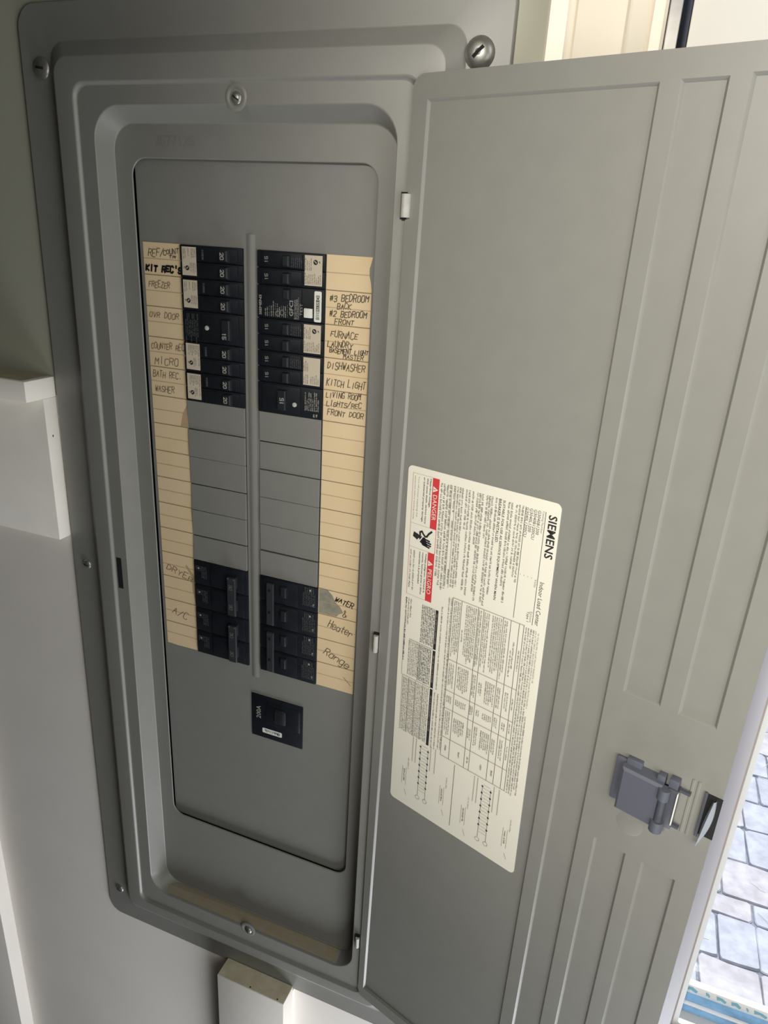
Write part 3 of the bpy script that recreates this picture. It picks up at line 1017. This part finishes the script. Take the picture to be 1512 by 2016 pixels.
# wiring diagrams
for (xa, ya, yb) in ((9.62, 1.11, 1.41), (9.78, 3.47, 3.77)):
    hl(xa, xa + 2.05, ya, M_PRINT, .012)
    hl(xa, xa + 2.10, yb, M_PRINT, .012)
    for i in range(7):
        for y in (ya, yb):
            x = xa + .02 + i * .255 + (.06 if y == yb else 0)
            lb.poly([(x + .035 * math.cos(t), y + .035 * math.sin(t), C2) for t in [k * math.pi / 4 for k in range(8)]], M_PRINT)
    for i in range(16):
        x = xa - .05 + i * .125
        lb.rect(x - .008, x + .008, ya + .02, yb - .02, C1, M_PRINT3)
        lb.bars((x, ya - .26), .06, .12, M_PRINT3, C1, **K)
        lb.bars((x, yb + .10), .06, .16, M_PRINT3, C1, **K)
    for y in (ya - .30, yb + .28, ya - .18, yb + .1):
        hl(xa - .2, xa + .8, y, M_PRINT3, .03)
    for y in (ya, yb):
        for t in range(8):
            a0, a1 = t * math.pi / 4, (t + 1) * math.pi / 4
            lb.strip([(xa + 2.16 + .08 * math.cos(a0), y + .08 * math.sin(a0)), (xa + 2.16 + .08 * math.cos(a1), y + .08 * math.sin(a1))], .014, M_PRINT2, C1)
    for y0, x0 in ((ya - .66, xa + 1.2), (yb + .55, xa + 1.1)):
        for y in (y0, y0 + .15):
            hl(x0, x0 + .75, y, M_PRINT2, .012)
        lb.bars((x0 + .1, y0 + .045), .55, .06, M_PRINT2, C1, **K)
        lb.bars((x0 - .45, y0 + .2), .5, .05, M_PRINT3, C1, **K)
        lb.strip([(x0 + .95, y0 + .12), (x0 + 1.15, y0 + .2)], .014, M_PRINT2, C1)
    for i in range(4):
        lb.bars((xa + 2.32 + i * .02, ya - .72 + i * .16), .06, .14, M_PRINT3, C1, **K)
        lb.bars((xa + 2.42 + i * .02, ya + .45 + i * .17), .06, .15, M_PRINT3, C1, **K)
hl(9.6, 12.1, 2.43, M_PRINT, .016)
LBL = lb.build('warning_label', DOOR, 'white printed instruction label with two red danger banners')


# ------------------------------------------------------------------ breakers
def frame(side, v0):
    """a = distance from the label-side edge towards the centre rib, b = down from the top of the breaker."""
    if side < 0:
        return lambda a, b, c: (-2.555 + a, v0 + b, c)
    return lambda a, b, c: (2.555 - a, v0 + b, c)


BW = 2.30
GRP = 'circuit breakers in the panel'


def body(root, xf, poles, hgt, steps=True):
    m = MB(xf)
    ph = hgt / poles
    for i in range(poles):
        b0, b1 = i * ph + .012, (i + 1) * ph - .012
        m.box(0.0, BW, b0, b1, -0.085, -.002, M_BLACK, bev=.015)
        if steps:
            m.box(.74, 2.14, b0 + .035, b1 - .035, -0.125, -.08, M_BLACK, bev=.018)
    return m.build('body', root)


def toggle(root, xf, a0, a1, b0, b1, lean, mat=None):
    m = MB(xf)
    mat = mat or M_TOGGLE
    d0 = -.12
    m.loops([[(a0 - .02, b0 - .02, d0), (a1 + .02, b0 - .02, d0), (a1 + .02, b1 + .02, d0), (a0 - .02, b1 + .02, d0)],
             [(a0 + lean * .6, b0, -.22), (a1 + lean * .6, b0, -.22), (a1 + lean * .6, b1, -.22), (a0 + lean * .6, b1, -.22)],
             [(a0 + lean + .03, b0 + .03, -.25), (a1 + lean - .03, b0 + .03, -.25), (a1 + lean - .03, b1 - .03, -.25), (a0 + lean + .03, b1 - .03, -.25)]], mat, cap=True)
    return m.build('toggle', root, bevel=.012)


def mirror(side, e):
    return e if side < 0 else ((-e[0][0], e[0][1]), (-e[1][0], e[1][1]))


def orient(side):
    """lettering frames in (a, b) for the two columns, so that type is never mirrored."""
    if side < 0:                       # reads down the panel
        return (0, 1), (1, 0)
    return (0, -1), (1, 0)             # right column is turned end for end: reads up


def sticker(root, xf, side, a0, a1, b0, b1, mark):
    m = MB(xf)
    m.box(a0, a1, b0, b1, -.096, -.084, M_STICK)
    ex, ey = orient(side)
    n = int((a1 - a0) / .062)
    for i in range(n):
        a = a0 + .04 + i * .062
        for (f0, f1) in ((.06, .5), (.55, .95)):
            if random.random() < .15:
                continue
            lo, hi = (b0 + (b1 - b0) * f0, b0 + (b1 - b0) * f1)
            if side < 0:
                if f0 > .3 and .1 < i / n < .5:
                    continue
                m.bars((a, lo), (hi - lo) * random.uniform(.6, 1), .036, M_PRINT2, -.099, ex=(0, 1), ey=(1, 0))
            else:
                if f0 < .3 and i / n < .5:
                    continue
                m.bars((a, hi), (hi - lo) * random.uniform(.6, 1), .036, M_PRINT2, -.099, ex=(0, -1), ey=(1, 0))
    if mark:
        ca, cb = (a0 + .19, b0 + (b1 - b0) * .74) if side < 0 else (a0 + .22, b0 + (b1 - b0) * .22)
        m.poly([(ca + .075 * math.cos(t), cb + .075 * math.sin(t), -.1) for t in [k * math.pi / 6 for k in range(12)]], M_PRINT)
        m.strip([(ca - .03, cb + .02), (ca + .03, cb - .03)], .025, M_STICK, -.103)
        m.bars((a0 + .06, cb - .03), .08, .05, M_PRINT, -.1, ex=(0, 1), ey=(1, 0))
    return m.build('rating_sticker', root)


def tandem(side, v0, label, mark=True):
    xf = frame(side, v0)
    r = thing('circuit_breaker', label, 'circuit breaker', pt(*xf(BW / 2, .5, 0)), GRP)
    body(r, xf, 2, 1.0)
    ex, ey = orient(side)
    if side < 0:
        for b in (.07, .57):
            toggle(r, xf, 1.56, 1.84, b + .02, b + .36, -.02)
        t = MB(xf)
        for b in (.14, .64):
            t.write('20', (1.60, b + .02), .22, .12, M_WPRINT, -.256, ex=ex, ey=ey, wd=.028)
        t.write('SIEMENS', (.85, .12), .3, .06, M_WPRINT2, -.128, ex=ex, ey=ey, wd=.012)
        t.build('rating_print', r)
        sticker(r, xf, side, .08, .61, .06, .92, mark)
    else:
        for b in (.07, .57):
            toggle(r, xf, 1.12, 1.34, b + .04, b + .36, .02)
        t = MB(xf)
        for b in (.36, .86):
            t.write('15', (1.90, b), .20, .10, M_WPRINT2B, -.128, ex=ex, ey=ey, wd=.024)
        for k in range(7):
            t.bars((.74 + k * .065, .44), .3, .03, M_WPRINT2, -.128, ex=ex, ey=ey)
        t.build('rating_print', r)
        sticker(r, xf, side, .08, .66, .06, .92, mark)
    return r


def single(side, v0, label):
    xf = frame(side, v0)
    r = thing('circuit_breaker', label, 'circuit breaker', pt(*xf(BW / 2, .5, 0)), GRP)
    body(r, xf, 1, 1.0)
    ex, ey = orient(side)
    a = 1.56 if side < 0 else 1.22
    toggle(r, xf, a, a + .30, .18, .82, 0)
    t = MB(xf)
    t.write('15', (a + .05, .58 if side < 0 else .62), .22, .13, M_WPRINT, -.256, ex=ex, ey=ey, wd=.028)
    t.build('rating_print', r)
    t = MB(xf)
    t.lathe(.96 if side < 0 else .93, .50 if side < 0 else .60, [(.075, -.11), (.075, -.16), (.05, -.175), (.01, -.18)], M_HINGE, n=14)
    t.build('indicator', r, 'small pale round indicator')
    t = MB(xf)
    for k in range(8):
        if side < 0:
            t.bars((.10 + k * .065, .10 if k % 3 else .3), .75, .035, M_WPRINT2, -.09, ex=ex, ey=ey)
        else:
            t.bars((.10 + k * .065, .74), .62 if k % 3 else .4, .04, M_WPRINT, -.09, ex=ex, ey=ey)
    if side > 0:
        for k in range(2):
            t.bars((.14 + k * .09, .93), .14, .06, M_WPRINT, -.09, ex=ex, ey=ey)
    t.build('instruction_print', r)
    return r


def double(side, v0, label):
    xf = frame(side, v0)
    r = thing('circuit_breaker', label, 'circuit breaker', pt(*xf(BW / 2, 1.0, 0)), GRP)
    body(r, xf, 2, 2.0)
    ex, ey = orient(side)
    if side < 0:
        for b in (.30, 1.25):
            toggle(r, xf, 1.62, 1.88, b, b + .42, 0)
        t = MB(xf)
        t.loops([[(1.56, .28, -.25), (1.92, .28, -.25), (1.92, 1.86, -.25), (1.56, 1.86, -.25)], [(1.58, .30, -.33), (1.90, .30, -.33), (1.90, 1.84, -.33), (1.58, 1.84, -.33)]], M_TIE, cap=True, cap0=True)
        t.poly([(1.58, .30, -.332), (1.67, .30, -.332), (1.62, .38, -.332)], M_WPRINT2)
        t.poly([(1.90, .30, -.332), (1.82, .30, -.332), (1.86, .38, -.332)], M_WPRINT2)
        t.build('handle_tie', r, bevel=.015)
        for b0, b in ((.55, .22), (1.36, 1.22)):
            t = MB(xf)
            t.write('30', (1.66, b0), .24, .13, M_WPRINT2, -.336, ex=ex, ey=ey, wd=.03)
            t.build('handle_number', r)
            t = MB(xf)
            for k in range(8):
                t.bars((.08 + k * .062, b), .5 if k > 3 else .22, .032, M_WPRINT2, -.09, ex=ex, ey=ey)
            t.poly([(.20 + .04 * math.cos(x), b + .1 + .035 * math.sin(x), -.092) for x in [q * math.pi / 5 for q in range(10)]], M_WPRINT)
            t.build('rating_print', r)
    else:
        for b in (.22, 1.18):
            toggle(r, xf, 1.16, 1.38, b, b + .40, 0)
        t = MB(xf)
        t.loops([[(1.66, .18, -.16), (1.96, .18, -.16), (1.96, 1.90, -.16), (1.66, 1.90, -.16)], [(1.68, .22, -.24), (1.94, .22, -.24), (1.94, 1.86, -.24), (1.68, 1.86, -.24)]], M_TIE, cap=True, cap0=True)
        for b in (.45, 1.35):
            t.tube((1.81, b, -.24), (1.81, b, -.26), .06, M_BLACK, n=10)
        t.build('handle_tie', r, bevel=.015)
        for b, b1, b2 in ((.78, .25, .66), (1.82, 1.28, 1.66)):
            t = MB(xf)
            for k in range(8):
                t.bars((.06 + k * .065, b), .55, .034, M_WPRINT2, -.09, ex=ex, ey=ey)
            for k in range(5):
                t.bars((.12 + k * .08, b1), .22, .04, M_WPRINT2, -.09, ex=ex, ey=ey)
            t.poly([(.26 + .035 * math.cos(x), b1 - .1 + .045 * math.sin(x), -.092) for x in [q * math.pi / 5 for q in range(10)]], M_WPRINT)
            t.bars((.10, b2 + .1), .12, .06, M_WPRINT, -.091, ex=ex, ey=ey)
            t.build('rating_print', r)
    return r


tl = tandem(-1, 0, 'black tandem breaker marked 20, beside the KIT REC\'S label, top of the left column')
dup(tl, 0, 1, 'black tandem breaker marked 20, beside the FREEZER label on the left strip')
single(-1, 2, 'black single breaker with pale round dot, beside the OVR DOOR label in the left column')
tc3 = tandem(-1, 3, 'black tandem breaker marked 20, beside the MICRO label in the left column')
dup(tc3, 0, 1, 'black tandem breaker marked 20, beside the WASHER label, last above the blank plates')
dd = double(-1, 11, 'black two-pole breaker with tied handle, beside the DRYER label')
dup(dd, 0, 2, 'black two-pole breaker with tied handle, beside the A/C label')

tr1 = tandem(1, 0, 'black tandem breaker with cream sticker, top of the right column beside blank label space')
dup(tr1, 0, 2, 'black tandem breaker with cream sticker, beside the FURNACE label, below the test-button breaker')
tandem(1, 3, 'black tandem breaker with cream sticker, beside the DISHWASHER and KITCH LIGHT labels', mark=False)
single(1, 4, 'black single breaker with white fine print and round dot, beside the LIVING ROOM label')
d2 = double(1, 11, 'black two-pole breaker with long handle bar, beside the WATER Heater label')
dup(d2, 0, 2, 'black two-pole breaker with long handle bar, beside the Range label')

# ground-fault breaker with test button
xf = frame(1, 1)
gf = thing('circuit_breaker', 'black breaker with white square test button and serial tag, beside the BEDROOM labels', 'circuit breaker', pt(*xf(BW / 2, .5, 0)), GRP)
body(gf, xf, 1, 1.0)
toggle(gf, xf, 1.12, 1.34, .08, .38, 0)
t = MB(xf)
t.box(.36, .64, .58, .86, -.17, -.08, M_WHITE, bev=.02)
t.build('test_button', gf, 'white square test button')
t = MB(xf)
t.loops([rrect(.06, .30, .06, .96, .04, -.126, 3), rrect(.06, .30, .06, .96, .04, -.138, 3)], M_WHITE, cap=True)
t.write('G1113206S3D43', (.13, .88), .70, .10, M_PRINT, -.142, ex=(0, -1), ey=(1, 0), wd=.016)
t.build('serial_tag', gf, 'white tag with a printed serial number')
t = MB(xf)
E2 = dict(ex=(0, -1), ey=(1, 0))
t.text('TEST', (.70, .82), .36, .09, M_WPRINT, -.130, **E2)
t.text('GFCI', (1.02, .86), .46, .13, M_WPRINT, -.130, bold=.02, **E2)
t.text('SIEMENS', (2.12, .90), .60, .09, M_WPRINT, -.130, bold=.02, **E2)
for k in range(4):
    t.bars((.82 + k * .045, .94), random.uniform(.5, .68), .03, M_WPRINT, -.130, **E2)
for k in range(12):
    t.bars((1.2 + k * .07, .92), random.uniform(.25, .5), .035, M_WPRINT if k % 3 else M_WPRINT2, -.130, **E2)
for (a, b) in ((1.55, .82), (1.40, .78)):
    for q in range(10):
        a0, a1 = q * math.pi / 5, (q + 1) * math.pi / 5
        t.strip([(a + .07 * math.cos(a0), b + .08 * math.sin(a0)), (a + .07 * math.cos(a1), b + .08 * math.sin(a1))], .02, M_WPRINT, -.132)
t.build('instruction_print', gf)

# main breaker
mr = thing('main_breaker', 'black main breaker marked 200A with small white tag, alone below the columns', 'circuit breaker', pt(.95, 17.2, 0))
t = MB()
t.box(-.17, 2.06, 16.2, 18.15, -.05, -.002, M_BLACK, bev=.015)
t.loops([rrect(.45, 1.95, 16.45, 17.45, .05, -.05, 2), rrect(.5, 1.9, 16.5, 17.4, .05, -.09, 2)], M_BLACK, cap=True)
t.build('body', mr)
t = MB()
t.loops([rrect(.85, 1.35, 16.62, 17.28, .08, -.09, 3), rrect(.90, 1.25, 16.68, 17.2, .08, -.15, 3)], M_TOGGLE, cap=True)
t.build('toggle', mr)
t = MB()
t.text('200A', (.24, 17.28), .58, .20, M_WPRINT, -.056, ex=(0, -1), ey=(-1, 0), bold=.01)
t.build('rating_print', mr)
t = MB()
t.loops([rrect(.31, 1.17, 17.68, 17.90, .04, -.05, 3), rrect(.31, 1.17, 17.68, 17.90, .04, -.06, 3)], M_WHITE, cap=True)
t.write('9711998', (.42, 17.84), .66, .10, M_PRINT, -.064, wd=.02)
t.build('serial_tag', mr, 'small white tag with a number')
